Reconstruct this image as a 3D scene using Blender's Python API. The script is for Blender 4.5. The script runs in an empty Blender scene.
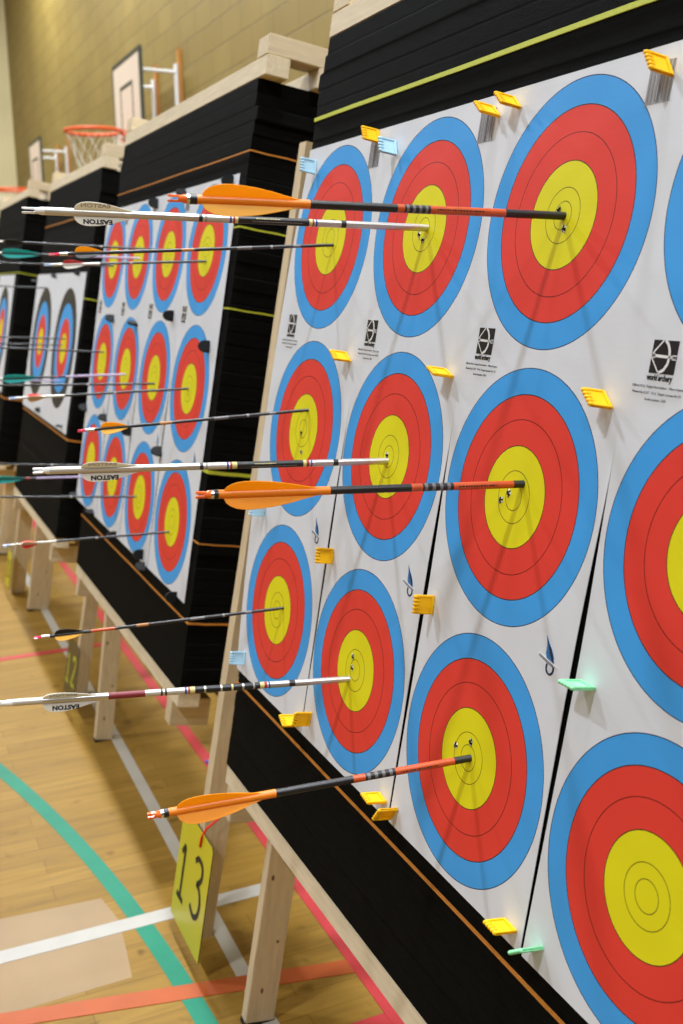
import bpy, bmesh, math, random
from mathutils import Vector, Matrix
random.seed(7)
R = math.radians
S = 1.5                      # metres per half spot pitch unit
Z0 = 1.1805                  # height of the middle spot row above the floor
COL = bpy.context.scene.collection
RX80 = Matrix.Rotation(R(80), 4, 'X')          # local x = along the row, y = up the leaning face, z = out of the face


def plane_mat(u=0.0, v=0.0, w=0.0, lean=0.0):
    """frame on the leaning face, u/v/w in metres; lean = extra backward tilt about the foot of the foam"""
    base = Matrix.Translation((0, 0, Z0)) @ RX80
    if lean:
        o = Matrix.Translation((0, -.675, 0))
        base = base @ o @ Matrix.Rotation(-lean, 4, 'X') @ o.inverted()
    return base @ Matrix.Translation((u, v, w))


# ---------------------------------------------------------------- materials
def new_mat(name):
    m = bpy.data.materials.new(name)
    m.use_nodes = True
    nt = m.node_tree
    return m, nt, nt.nodes['Principled BSDF']


def N(nt, kind, **kw):
    n = nt.nodes.new(kind)
    for k, v in kw.items():
        setattr(n, k, v)
    return n


def L(nt, a, b):
    nt.links.new(a, b)


def math_node(nt, op, a, b=None, c=None):
    n = N(nt, 'ShaderNodeMath', operation=op)
    for i, x in enumerate((a, b, c)):
        if x is None:
            continue
        if isinstance(x, (int, float)):
            n.inputs[i].default_value = x
        else:
            L(nt, x, n.inputs[i])
    return n.outputs[0]


def srgb(r, g, b):
    def f(c):
        c /= 255.0
        return c / 12.92 if c <= .04045 else ((c + .055) / 1.055) ** 2.4
    return (f(r), f(g), f(b), 1.0)


def plain(name, col, rough=.5, spec=.4, metal=0.0, noise=0.0, nscale=60.0, bump=0.0, bscale=200.0, stretch=(1, 1, 1), trans=0.0, coat=0.0):
    m, nt, b = new_mat(name)
    b.inputs['Base Color'].default_value = col
    b.inputs['Roughness'].default_value = rough
    b.inputs['Specular IOR Level'].default_value = spec
    b.inputs['Metallic'].default_value = metal
    b.inputs['Coat Weight'].default_value = coat
    tc = N(nt, 'ShaderNodeTexCoord')
    mp = N(nt, 'ShaderNodeMapping')
    mp.inputs['Scale'].default_value = stretch
    L(nt, tc.outputs['Object'], mp.inputs['Vector'])
    if noise:
        t = N(nt, 'ShaderNodeTexNoise')
        t.inputs['Scale'].default_value = nscale
        t.inputs['Detail'].default_value = 4
        L(nt, mp.outputs[0], t.inputs['Vector'])
        r = N(nt, 'ShaderNodeValToRGB')
        r.color_ramp.elements[0].position = .3
        r.color_ramp.elements[1].position = .7
        r.color_ramp.elements[0].color = tuple(c * (1 - noise) for c in col[:3]) + (1,)
        r.color_ramp.elements[1].color = tuple(min(1, c * (1 + noise)) for c in col[:3]) + (1,)
        L(nt, t.outputs[0], r.inputs[0])
        L(nt, r.outputs[0], b.inputs['Base Color'])
    if bump:
        t2 = N(nt, 'ShaderNodeTexNoise')
        t2.inputs['Scale'].default_value = bscale
        t2.inputs['Detail'].default_value = 3
        L(nt, mp.outputs[0], t2.inputs['Vector'])
        bp = N(nt, 'ShaderNodeBump')
        bp.inputs['Strength'].default_value = bump
        bp.inputs['Distance'].default_value = .004
        L(nt, t2.outputs[0], bp.inputs['Height'])
        L(nt, bp.outputs[0], b.inputs['Normal'])
    if trans:
        b.inputs['Transmission Weight'].default_value = trans
    return m


WHITE = (.73, .765, .82, 1)
BLUE = (.055, .37, .86, 1)
RED = (.80, .052, .036, 1)
YEL = (.80, .74, .010, 1)


def ring_mat(name, stops, fold, vshift=0.0, scale=.3):
    """rings printed round each spot centre; fold = centre pitch in metres (0: one spot)"""
    m, nt, b = new_mat(name)
    b.inputs['Roughness'].default_value = .55
    b.inputs['Specular IOR Level'].default_value = .25
    tc = N(nt, 'ShaderNodeTexCoord')
    sp = N(nt, 'ShaderNodeSeparateXYZ')
    L(nt, tc.outputs['Object'], sp.inputs[0])
    x, y = sp.outputs[0], sp.outputs[1]
    if fold:
        k = math_node(nt, 'ROUND', math_node(nt, 'DIVIDE', y, fold))
        k = math_node(nt, 'MINIMUM', math_node(nt, 'MAXIMUM', k, -1.0), 1.0)
        y = math_node(nt, 'SUBTRACT', y, math_node(nt, 'MULTIPLY', k, fold))
    if vshift:
        y = math_node(nt, 'SUBTRACT', y, vshift)
    d = math_node(nt, 'SQRT', math_node(nt, 'ADD', math_node(nt, 'MULTIPLY', x, x), math_node(nt, 'MULTIPLY', y, y)))
    d = math_node(nt, 'DIVIDE', d, scale)
    r = N(nt, 'ShaderNodeValToRGB')
    cr = r.color_ramp
    cr.interpolation = 'CONSTANT'
    while len(cr.elements) > 1:
        cr.elements.remove(cr.elements[-1])
    cr.elements[0].position = 0
    cr.elements[0].color = stops[0][1]
    for p, c in stops[1:]:
        e = cr.elements.new(p / scale)
        e.color = c
    L(nt, d, r.inputs[0])
    # faint print mottling
    t = N(nt, 'ShaderNodeTexNoise')
    t.inputs['Scale'].default_value = 9
    t.inputs['Detail'].default_value = 5
    L(nt, tc.outputs['Object'], t.inputs['Vector'])
    mx = N(nt, 'ShaderNodeMix', data_type='RGBA', blend_type='MULTIPLY')
    mx.inputs[0].default_value = .10
    L(nt, r.outputs[0], mx.inputs[6])
    L(nt, t.outputs[0], mx.inputs[7])
    L(nt, mx.outputs[2], b.inputs['Base Color'])
    # slight cockle of the sheet and its woven texture
    t2 = N(nt, 'ShaderNodeTexNoise')
    t2.inputs['Scale'].default_value = 5
    t2.inputs['Detail'].default_value = 2
    L(nt, tc.outputs['Object'], t2.inputs['Vector'])
    w1 = N(nt, 'ShaderNodeTexWave', bands_direction='Y')
    w1.inputs['Scale'].default_value = 40
    w1.inputs['Distortion'].default_value = 1.5
    L(nt, tc.outputs['Object'], w1.inputs['Vector'])
    h = math_node(nt, 'ADD', t2.outputs[0], math_node(nt, 'MULTIPLY', w1.outputs[1], .004))
    bp = N(nt, 'ShaderNodeBump')
    bp.inputs['Strength'].default_value = .30
    bp.inputs['Distance'].default_value = .012
    L(nt, h, bp.inputs['Height'])
    L(nt, bp.outputs[0], b.inputs['Normal'])
    return m


def line_stops(bounds, lw):
    """bounds: (radius, colour inside, line colour); after the last: white"""
    out = [(0, bounds[0][1])]
    for i, (rad, cin, cl) in enumerate(bounds):
        out.append((rad - lw / 2, cl))
        nxt = bounds[i + 1][1] if i + 1 < len(bounds) else WHITE
        out.append((rad + lw / 2, nxt))
    return out


LW = .0010
YL = (.25, .20, .01, 1)
RL = (.22, .012, .01, 1)
DK = (.03, .02, .02, 1)
BK = (.03, .03, .028, 1)
M = {}
M['spots'] = ring_mat('triple_spot_paper', line_stops([(.0150, YEL, YL), (.030, YEL, YL), (.060, YEL, (.06, .045, .01, 1)), (.090, RED, RL), (.120, RED, DK), (.150, BLUE, (.02, .04, .12, 1))], LW), .2154 * S)
M['rings'] = ring_mat('ten_zone_paper', [(0, YEL), (.057, RED), (.113, BLUE), (.169, BK), (.228, WHITE)], 0, .008)
M['foam'] = plain('black_foam', (.0034, .0036, .0034, 1), .85, .05, noise=.35, nscale=25, bump=.25, bscale=160, stretch=(1, 12, 1))
M['wood'] = plain('sawn_softwood', (.70, .60, .42, 1), .65, .25, noise=.09, nscale=14, bump=.1, bscale=90, stretch=(1, 9, 9))
M['wood_y'] = plain('sawn_softwood_upright', (.67, .55, .36, 1), .65, .25, noise=.09, nscale=14, bump=.1, bscale=90, stretch=(9, 1, 9))
M['wood_z'] = plain('sawn_softwood_bearer', (.66, .55, .37, 1), .65, .25, noise=.09, nscale=14, stretch=(9, 9, 1))
M['batten'] = plain('varnished_batten', (.45, .20, .04, 1), .4, .4, noise=.15, nscale=8, stretch=(6, 6, 1))
M['knot'] = plain('knot_wood', (.17, .09, .045, 1), .6, .3)
M['strap_y'] = plain('lime_strap', (.50, .55, .045, 1), .5, .3, noise=.1, nscale=300)
M['strap_o'] = plain('orange_strap', (.52, .20, .032, 1), .5, .3, noise=.1, nscale=300)
M['pin_g'] = plain('mint_plastic', (.26, .74, .36, 1), .35, .45)
M['pin_b'] = plain('pale_blue_plastic', (.42, .66, .78, 1), .3, .5)
M['pin_k'] = plain('black_plastic', (.006, .006, .006, 1), .45, .2)
M['carbon'] = plain('black_carbon', (.012, .012, .012, 1), .38, .5, noise=.2, nscale=900)
M['orange_print'] = plain('orange_lacquer', (.56, .085, .015, 1), .3, .5, noise=.12, nscale=120)
M['orange_wrap'] = plain('orange_wrap', (.88, .24, .012, 1), .38, .45, noise=.06, nscale=60)
M['orange_nock'] = plain('orange_nock', (.95, .16, .02, 1), .25, .5)
M['silver'] = plain('silver_metal', (.72, .72, .74, 1), .25, .5, metal=1)
M['silver_shaft'] = plain('silver_shaft', (.58, .57, .54, 1), .30, .5, metal=.8)
M['white_shaft'] = plain('white_lacquer', (.58, .56, .49, 1), .30, .5, metal=.35)
M['white_nock'] = plain('white_nock', (.82, .82, .78, 1), .25, .5)
M['blue_band'] = plain('blue_band', (.04, .07, .30, 1), .4, .4)
M['red_band'] = plain('red_band', (.40, .03, .03, 1), .4, .4)
M['red_dark'] = plain('dark_red_band', (.22, .025, .03, 1), .4, .4)
M['yellow_band'] = plain('pale_yellow_band', (.70, .62, .25, 1), .4, .4)
M['black_band'] = plain('black_band', (.015, .015, .015, 1), .35, .45)
M['grey_ink'] = plain('grey_ink', (.36, .35, .32, 1), .6, .2)
M['check_grey'] = plain('grey_check', (.16, .15, .15, 1), .35, .5)
M['ink'] = plain('black_ink', (.012, .011, .012, 1), .5, .3)
M['ink_grey'] = plain('dark_grey_ink', (.10, .10, .11, 1), .5, .3)
M['ink_small'] = plain('small_print_ink', (.22, .22, .23, 1), .5, .3)
M['ink_light'] = plain('pale_grey_ink', (.34, .34, .36, 1), .5, .3)
M['logo_white'] = plain('white_ink', (.78, .78, .79, 1), .5, .3)
M['ink_blue'] = plain('blue_ink', (.03, .18, .42, 1), .5, .3)
M['ink_navy'] = plain('navy_ink', (.012, .025, .07, 1), .5, .3)
M['pink_nock'] = plain('pink_nock', (.85, .03, .10, 1), .25, .5)
M['blue_nock'] = plain('pale_blue_nock', (.45, .60, .90, 1), .25, .5)
M['red_vane'] = plain('red_vane', (.62, .02, .025, 1), .45, .3)
M['black_vane'] = plain('black_vane', (.012, .012, .012, 1), .45, .3)
M['beige_vane'] = plain('beige_vane', (.70, .48, .28, 1), .45, .3)
M['purple_print'] = plain('lilac_lacquer', (.42, .34, .52, 1), .4, .4)
M['tan_print'] = plain('tan_print', (.45, .20, .06, 1), .4, .4)
M['hole'] = plain('torn_hole', (.004, .004, .004, 1), .9, .1)
M['torn'] = plain('torn_paper', (.80, .80, .70, 1), .8, .1)
M['sign_y'] = plain('yellow_card', (.60, .56, .012, 1), .30, .45, noise=.04, nscale=4)
M['sign_k'] = plain('black_card', (.035, .035, .015, 1), .35, .4)
M['sign_edge'] = plain('card_edge', (.03, .03, .02, 1), .5, .3)
M['string'] = plain('red_cord', (.75, .03, .01, 1), .6, .2)
M['rim'] = plain('orange_rim', (.70, .10, .018, 1), .4, .4)
M['net'] = plain('white_net_cord', (.75, .73, .68, 1), .8, .1)
M['board'] = plain('cream_board', (.72, .60, .47, 1), .5, .3)
M['board_line'] = plain('dark_board_line', (.05, .055, .04, 1), .5, .3)
M['bracket'] = plain('white_steel', (.75, .75, .73, 1), .35, .4)
M['rubber'] = plain('dark_rubber', (.03, .028, .025, 1), .8, .2)
M['line_w'] = plain('white_floor_paint', (.41, .39, .345, 1), .45, .16, noise=.06, nscale=12)
M['line_g'] = plain('green_floor_paint', (.008, .19, .108, 1), .42, .16, noise=.10, nscale=9)
M['line_o'] = plain('orange_floor_paint', (.40, .088, .024, 1), .42, .16, noise=.08, nscale=9)
M['line_r'] = plain('red_floor_paint', (.44, .04, .045, 1), .42, .16, noise=.08, nscale=9)
M['ceil'] = plain('ceiling_paint', (.60, .60, .58, 1), .9, .1)
M['endwall'] = plain('cream_end_wall', (.66, .58, .33, 1), .8, .2, noise=.05, nscale=1.5)


def floor_mat():
    m, nt, b = new_mat('sprung_wood_floor')
    tc = N(nt, 'ShaderNodeTexCoord')
    mp = N(nt, 'ShaderNodeMapping')
    mp.inputs['Rotation'].default_value = (0, 0, R(90))
    L(nt, tc.outputs['Object'], mp.inputs['Vector'])
    br = N(nt, 'ShaderNodeTexBrick', offset=.37, offset_frequency=2, squash=1.0)
    br.inputs['Color1'].default_value = (.238, .134, .022, 1)
    br.inputs['Color2'].default_value = (.282, .163, .030, 1)
    br.inputs['Mortar'].default_value = (.165, .085, .015, 1)
    br.inputs['Scale'].default_value = 1
    br.inputs['Mortar Size'].default_value = .0009
    br.inputs['Brick Width'].default_value = .62
    br.inputs['Row Height'].default_value = .062
    L(nt, mp.outputs[0], br.inputs['Vector'])
    ns = N(nt, 'ShaderNodeTexNoise')
    ns.inputs['Scale'].default_value = 3
    ns.inputs['Detail'].default_value = 6
    mp2 = N(nt, 'ShaderNodeMapping')
    mp2.inputs['Scale'].default_value = (22, 2, 1)
    L(nt, tc.outputs['Object'], mp2.inputs['Vector'])
    L(nt, mp2.outputs[0], ns.inputs['Vector'])
    mx = N(nt, 'ShaderNodeMix', data_type='RGBA', blend_type='OVERLAY')
    mx.inputs[0].default_value = .35
    L(nt, br.outputs[0], mx.inputs[6])
    L(nt, ns.outputs[0], mx.inputs[7])
    # dark knots and scuffs
    n3 = N(nt, 'ShaderNodeTexNoise')
    n3.inputs['Scale'].default_value = 14
    n3.inputs['Detail'].default_value = 2
    L(nt, tc.outputs['Object'], n3.inputs['Vector'])
    rp = N(nt, 'ShaderNodeValToRGB')
    rp.color_ramp.elements[0].position = .24
    rp.color_ramp.elements[0].color = (.45, .40, .35, 1)
    rp.color_ramp.elements[1].position = .34
    rp.color_ramp.elements[1].color = (1, 1, 1, 1)
    L(nt, n3.outputs[0], rp.inputs[0])
    m2 = N(nt, 'ShaderNodeMix', data_type='RGBA', blend_type='MULTIPLY')
    m2.inputs[0].default_value = .8
    L(nt, mx.outputs[2], m2.inputs[6])
    L(nt, rp.outputs[0], m2.inputs[7])
    L(nt, m2.outputs[2], b.inputs['Base Color'])
    b.inputs['Roughness'].default_value = .42
    b.inputs['Specular IOR Level'].default_value = .11
    return m


def wall_mat():
    m, nt, b = new_mat('painted_blockwork')
    tc = N(nt, 'ShaderNodeTexCoord')
    mp = N(nt, 'ShaderNodeMapping')
    mp.inputs['Rotation'].default_value = (R(-90), 0, 0)
    mp.inputs['Location'].default_value = (.22, .005, 0)
    L(nt, tc.outputs['Object'], mp.inputs['Vector'])
    br = N(nt, 'ShaderNodeTexBrick', offset=.5, offset_frequency=2)
    br.inputs['Color1'].default_value = (.236, .165, .040, 1)
    br.inputs['Color2'].default_value = (.262, .188, .049, 1)
    br.inputs['Mortar'].default_value = (.168, .111, .029, 1)
    br.inputs['Scale'].default_value = 1
    br.inputs['Mortar Size'].default_value = .006
    br.inputs['Mortar Smooth'].default_value = .3
    br.inputs['Brick Width'].default_value = .43
    br.inputs['Row Height'].default_value = .196
    L(nt, mp.outputs[0], br.inputs['Vector'])
    ns = N(nt, 'ShaderNodeTexNoise')
    ns.inputs['Scale'].default_value = 1.1
    ns.inputs['Detail'].default_value = 6
    L(nt, tc.outputs['Object'], ns.inputs['Vector'])
    mx = N(nt, 'ShaderNodeMix', data_type='RGBA', blend_type='OVERLAY')
    mx.inputs[0].default_value = .30
    L(nt, br.outputs[0], mx.inputs[6])
    L(nt, ns.outputs[0], mx.inputs[7])
    L(nt, mx.outputs[2], b.inputs['Base Color'])
    b.inputs['Roughness'].default_value = .6
    b.inputs['Specular IOR Level'].default_value = .3
    bp = N(nt, 'ShaderNodeBump')
    bp.inputs['Strength'].default_value = .5
    bp.inputs['Distance'].default_value = .004
    bp.invert = True
    L(nt, br.outputs[1], bp.inputs['Height'])
    L(nt, bp.outputs[0], b.inputs['Normal'])
    return m


M['floor'] = floor_mat()
M['wall'] = wall_mat()


def vane_mat(name, col, tcol, fac=.45):
    m, nt, b = new_mat(name)
    b.inputs['Base Color'].default_value = col
    b.inputs['Roughness'].default_value = .45
    b.inputs['Specular IOR Level'].default_value = .3
    tr = N(nt, 'ShaderNodeBsdfTranslucent')
    tr.inputs['Color'].default_value = tcol
    mx = N(nt, 'ShaderNodeMixShader')
    mx.inputs[0].default_value = fac
    L(nt, b.outputs[0], mx.inputs[1])
    L(nt, tr.outputs[0], mx.inputs[2])
    L(nt, mx.outputs[0], nt.nodes['Material Output'].inputs['Surface'])
    return m


M['pin_y'] = vane_mat('yellow_plastic', (1.0, .60, .006, 1), (1.0, .62, .01, 1), .22)
M['orange_vane'] = vane_mat('orange_vane', (1.0, .42, .016, 1), (1.0, .62, .05, 1))
M['orange_light'] = vane_mat('light_orange_vane', (1.0, .60, .08, 1), (1.0, .66, .10, 1))
M['white_vane'] = vane_mat('white_vane', (.80, .79, .72, 1), (.80, .76, .62, 1), .35)
M['teal_vane'] = vane_mat('teal_vane', (.02, .46, .42, 1), (.03, .50, .45, 1))


# ---------------------------------------------------------------- mesh helpers
class MB:
    def __init__(self):
        self.v, self.f, self.m, self.sm = [], [], [], []

    def add(self, verts, faces, mi=0, smooth=False):
        o = len(self.v)
        self.v += [tuple(p) for p in verts]
        for f in faces:
            self.f.append(tuple(i + o for i in f))
            self.m.append(mi)
            self.sm.append(smooth)

    def box(self, a, b, mi=0, bev=0.0, mat=None):
        (x0, y0, z0), (x1, y1, z1) = a, b
        x0, x1 = min(x0, x1), max(x0, x1)
        y0, y1 = min(y0, y1), max(y0, y1)
        z0, z1 = min(z0, z1), max(z0, z1)
        if bev <= 0:
            vs = [(x, y, z) for z in (z0, z1) for (x, y) in ((x0, y0), (x1, y0), (x1, y1), (x0, y1))]
            fs = [(3, 2, 1, 0), (4, 5, 6, 7), (0, 1, 5, 4), (1, 2, 6, 5), (2, 3, 7, 6), (3, 0, 4, 7)]
        else:
            bm = bmesh.new()
            bmesh.ops.create_cube(bm, size=1)
            for v in bm.verts:
                v.co = ((x0 + x1) / 2 + v.co.x * (x1 - x0), (y0 + y1) / 2 + v.co.y * (y1 - y0), (z0 + z1) / 2 + v.co.z * (z1 - z0))
            bmesh.ops.bevel(bm, geom=bm.edges[:], offset=bev, segments=2, affect='EDGES')
            bm.verts.index_update()
            vs = [tuple(v.co) for v in bm.verts]
            fs = [tuple(v.index for v in f.verts) for f in bm.faces]
            bm.free()
        if mat is not None:
            vs = [tuple(mat @ Vector(p)) for p in vs]
        self.add(vs, fs, mi)

    def prism(self, pts, z0, z1, mi=0, mi_side=None, mat=None):
        """extrude a closed polygon (x, y) from z0 to z1"""
        n = len(pts)
        vs = [(x, y, z0) for x, y in pts] + [(x, y, z1) for x, y in pts]
        area = sum(pts[i][0] * pts[(i + 1) % n][1] - pts[(i + 1) % n][0] * pts[i][1] for i in range(n))
        if mat is not None:
            vs = [tuple(mat @ Vector(p)) for p in vs]
        top, bot = tuple(range(n, 2 * n)), tuple(reversed(range(n)))
        sides = [(i, (i + 1) % n, n + (i + 1) % n, n + i) for i in range(n)]
        if area < 0:
            top, bot = tuple(reversed(top)), tuple(reversed(bot))
            sides = [tuple(reversed(q)) for q in sides]
        self.add(vs, [top, bot], mi)
        self.add(vs, sides, mi if mi_side is None else mi_side)

    def lathe(self, prof, seg=16, mi=0, cap=True, smooth=True, mat=None):
        """prof: (radius, z) along local z"""
        vs, fs = [], []
        for r, z in prof:
            for k in range(seg):
                a = 2 * math.pi * k / seg
                vs.append((r * math.cos(a), r * math.sin(a), z))
        up = prof[-1][1] >= prof[0][1]
        for i in range(len(prof) - 1):
            for k in range(seg):
                k2 = (k + 1) % seg
                q = (i * seg + k, i * seg + k2, (i + 1) * seg + k2, (i + 1) * seg + k)
                fs.append(q if up else tuple(reversed(q)))
        if mat is not None:
            vs = [tuple(mat @ Vector(p)) for p in vs]
        self.add(vs, fs, mi, smooth)
        if cap:
            n = len(prof)
            a, b = tuple(reversed(range(seg))), tuple(range((n - 1) * seg, n * seg))
            if not up:
                a, b = tuple(reversed(a)), tuple(reversed(b))
            self.add(vs, [a, b], mi)

    def tube(self, pts, r, seg=8, mi=0, closed=False):
        pts = [Vector(p) for p in pts]
        n = len(pts)
        vs, fs = [], []
        prev = None
        for i, p in enumerate(pts):
            if closed:
                d = (pts[(i + 1) % n] - pts[i - 1]).normalized()
            else:
                d = (pts[min(i + 1, n - 1)] - pts[max(i - 1, 0)]).normalized()
            if prev is None:
                a = d.orthogonal().normalized()
            else:
                a = (prev - d * prev.dot(d)).normalized()
            prev = a
            b = d.cross(a)
            for k in range(seg):
                t = 2 * math.pi * k / seg
                vs.append(tuple(p + a * (r * math.cos(t)) + b * (r * math.sin(t))))
        for i in range(n if closed else n - 1):
            j = (i + 1) % n
            for k in range(seg):
                k2 = (k + 1) % seg
                fs.append((i * seg + k, i * seg + k2, j * seg + k2, j * seg + k))
        self.add(vs, fs, mi, True)
        if not closed:
            self.add(vs, [tuple(reversed(range(seg))), tuple(range((n - 1) * seg, n * seg))], mi)

    def mesh(self, name, mats):
        me = bpy.data.meshes.new(name)
        me.from_pydata(self.v, [], self.f)
        for m in mats:
            me.materials.append(m)
        for p, mi, s in zip(me.polygons, self.m, self.sm):
            p.material_index = mi
            p.use_smooth = s
        me.update()
        return me

    def build(self, name, mats, parent=None, mat=None):
        if not isinstance(mats, (list, tuple)):
            mats = [mats]
        return link(name, self.mesh(name, mats), parent, mat)


def link(name, data, parent=None, mat=None):
    o = bpy.data.objects.new(name, data)
    COL.objects.link(o)
    if parent is not None:
        o.parent = parent
    if mat is not None:
        if isinstance(mat, Matrix):
            o.matrix_local = mat
        else:
            o.location = mat
    return o


def thing(name, label, cat, mat=None, group=None):
    o = bpy.data.objects.new(name, None)
    o.empty_display_size = .02
    COL.objects.link(o)
    tag(o, label, cat, group)
    if mat is not None:
        if isinstance(mat, Matrix):
            o.matrix_world = mat
        else:
            o.location = mat
    return o


def tag(o, label, cat, group=None):
    o['label'] = label
    o['category'] = cat
    if group:
        o['group'] = group
    return o


def struct(o):
    o['kind'] = 'structure'
    return o


def copy_tree(o, parent=None):
    c = o.copy()
    COL.objects.link(c)
    if parent is not None:
        c.parent = parent
        c.matrix_parent_inverse = o.matrix_parent_inverse.copy()
    for ch in list(o.children):
        copy_tree(ch, c)
    return c


_fonts = {}


def text_mesh(body, size, material, bold=0.0, extrude=.0002, align='CENTER', width=None, sx=1.0):
    """letters as a thin mesh lying in the local xy plane"""
    cu = bpy.data.curves.new('lettering', 'FONT')
    cu.body = body
    cu.size = size
    cu.align_x = align
    cu.align_y = 'CENTER'
    cu.extrude = extrude
    cu.offset = bold
    cu.resolution_u = 3
    o = bpy.data.objects.new('lettering', cu)
    COL.objects.link(o)
    dg = bpy.context.evaluated_depsgraph_get()
    dg.update()
    me = bpy.data.meshes.new_from_object(o.evaluated_get(dg))
    bpy.data.objects.remove(o)
    bpy.data.curves.remove(cu)
    xs = [v.co.x for v in me.vertices]
    if width and xs:
        k = width / (max(xs) - min(xs))
        for v in me.vertices:
            v.co.x *= k
    me.materials.clear()
    me.materials.append(material)
    for p in me.polygons:
        p.material_index = 0
    me.update()
    return me


# ---------------------------------------------------------------- the hall
WALL_Y = 1.95
b = MB(); b.box((-18.0, -13.0, -.12), (9.0, WALL_Y + .2, 0)); FLOOR = struct(b.build('floor', M['floor']))
b = MB(); b.box((-18.2, WALL_Y, 0), (9.0, WALL_Y + .25, 6.9)); struct(b.build('wall_back', M['wall']))
b = MB(); b.box((-18.25, -13.0, 0), (-18.0, WALL_Y + .25, 6.9)); struct(b.build('wall_left', M['endwall']))
b = MB(); b.box((-18.2, -13.0, 6.9), (9.0, WALL_Y + .25, 7.05)); struct(b.build('ceiling', M['ceil']))


def court_line(pts, width, h, m, label):
    mb = MB()
    n = len(pts)
    left, right = [], []
    for i, (x, y) in enumerate(pts):
        a, c = pts[max(i - 1, 0)], pts[min(i + 1, n - 1)]
        d = Vector((c[0] - a[0], c[1] - a[1])).normalized()
        nx, ny = -d.y * width / 2, d.x * width / 2
        left.append((x + nx, y + ny)); right.append((x - nx, y - ny))
    vs = [(x, y, h) for x, y in left] + [(x, y, h) for x, y in right] + [(x, y, -.001) for x, y in left] + [(x, y, -.001) for x, y in right]
    fs = []
    for i in range(n - 1):
        fs += [(n + i, n + i + 1, i + 1, i), (i, i + 1, 2 * n + i + 1, 2 * n + i), (n + i + 1, n + i, 3 * n + i, 3 * n + i + 1)]
    fs += [(0, 2 * n, 3 * n, n), (n - 1, 2 * n - 1, 4 * n - 1, 3 * n - 1)]
    mb.add(vs, fs)
    o = mb.build('court_line', m, FLOOR)
    o['label'] = label
    return o


court_line([(-13, -.02), (-2.12, -.063), (-.9, -.076), (6, -.15)], .033, .0006, M['line_w'], 'long white court line in front of the targets')
court_line([(-1.128, -8), (-1.131, -.35), (-1.135, .15)], .046, .0012, M['line_w'], 'white court line crossing the floor')
arc = []
for k in range(60):
    a = R(66 + 62 * k / 59.0)
    arc.append((-.373 + 5.855 * math.cos(a), -6.035 + 5.855 * math.sin(a)))
court_line(arc, .041, .0009, M['line_g'], 'curved green court line')
court_line([(-2.35, -8), (-.95, -.70), (-.776, .160)], .046, .0015, M['line_o'], 'orange court line')
court_line([(-13, .155), (6, .155)], .033, .0018, M['line_r'], 'long red court line under the targets')
court_line([(-3.05, -8), (-3.05, .15)], .036, .0014, M['line_r'], 'red court line crossing the floor far off')
court_line([(-.60, -8), (-.60, .15)], .04, .0007, M['line_r'], 'red court line crossing the floor')
mp = plain('worn_floor_patch', (.292, .192, .090, 1), .40, .18, noise=.06, nscale=10)
mb = MB()
mb.prism([(-1.30, -.80), (-1.27, -.40), (-1.262, -.292), (-1.16, -.274), (-1.06, -.281), (-.944, -.293), (-.938, -.52), (-.93, -.80)], -.001, .0003)
o = mb.build('worn_patch', mp, FLOOR); o['label'] = 'pale worn patch of floor varnish'

# ---------------------------------------------------------------- butts
def foam_stack(u0, u1, v0, v1, w0, w1, n, bulge_top=True):
    mb = MB()
    rings = []
    h = (v1 - v0) / n
    nu = 9
    for i in range(n):
        dl, dr = random.gauss(0, .0012), random.gauss(0, .0012)
        df = random.gauss(0, .00025)
        t = i / (n - 1)
        # the upper layers squeeze out a little under the tie
        sq = -.012 * math.exp(-((t - .965) / .03) ** 2) if bulge_top else 0
        ins = -.010 if (bulge_top and i >= n - 2) else 0
        for (f, g) in ((.03, .0007), (.10, .0), (.90, .0), (.97, .0007)):
            v = v0 + h * (i + f)
            rings.append((v, u0 + dl + g + sq - ins * 1.4, u1 + dr - g - sq + ins * 1.4, w0 + g, w1 - g * .25 + df))
    vs, fs = [], []
    per = 2 * nu + 2
    for (v, a, c, w_, W_) in rings:
        ring = []
        for k in range(nu + 1):
            ring.append((a + (c - a) * k / nu, v, W_))
        for k in range(nu + 1):
            ring.append((c + (a - c) * k / nu, v, w_))
        vs += ring
    per = 2 * (nu + 1)
    for i in range(len(rings) - 1):
        for k in range(per):
            k2 = (k + 1) % per
            fs.append((i * per + k, i * per + k2, (i + 1) * per + k2, (i + 1) * per + k))
    fs.append(tuple(reversed(range(per))))
    fs.append(tuple(range((len(rings) - 1) * per, len(rings) * per)))
    mb.add(vs, fs)
    return mb


def strap_mb(u0, u1, v, w0, w1, wid, jig=.0):
    """flat band tied round the stack"""
    mb = MB()
    t = .0016
    o = .0032
    outer = [(u0 - o, w0 - o), (u1 + o, w0 - o), (u1 + o, w1 + o * .6), (u0 - o, w1 + o * .6)]
    inner = [(u0 - o + t, w0 - o + t), (u1 + o - t, w0 - o + t), (u1 + o - t, w1 + o * .6 - t), (u0 - o + t, w1 + o * .6 - t)]
    vs = []
    def dense(p):
        out = []
        for i in range(4):
            a, c = p[i], p[(i + 1) % 4]
            for k in range(8):
                out.append((a[0] + (c[0] - a[0]) * k / 8, a[1] + (c[1] - a[1]) * k / 8))
        return out
    po, pi = dense(outer), dense(inner)
    n = len(po)
    off = [jig * math.sin(i * 1.7) for i in range(n)]
    for p, s in ((po, -1), (po, 1), (pi, 1), (pi, -1)):
        vs += [(x, v + s * wid / 2 + off[i], z) for i, (x, z) in enumerate(p)]
    fs = []
    for q in range(4):
        for i in range(n):
            j = (i + 1) % n
            a, c = q * n, ((q + 1) % 4) * n
            fs.append((a + i, c + i, c + j, a + j))
    mb.add(vs, fs)
    return mb


def beam(a, bb, mi=0):
    m_ = MB(); m_.box(a, bb, mi, bev=.002)
    return m_


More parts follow.
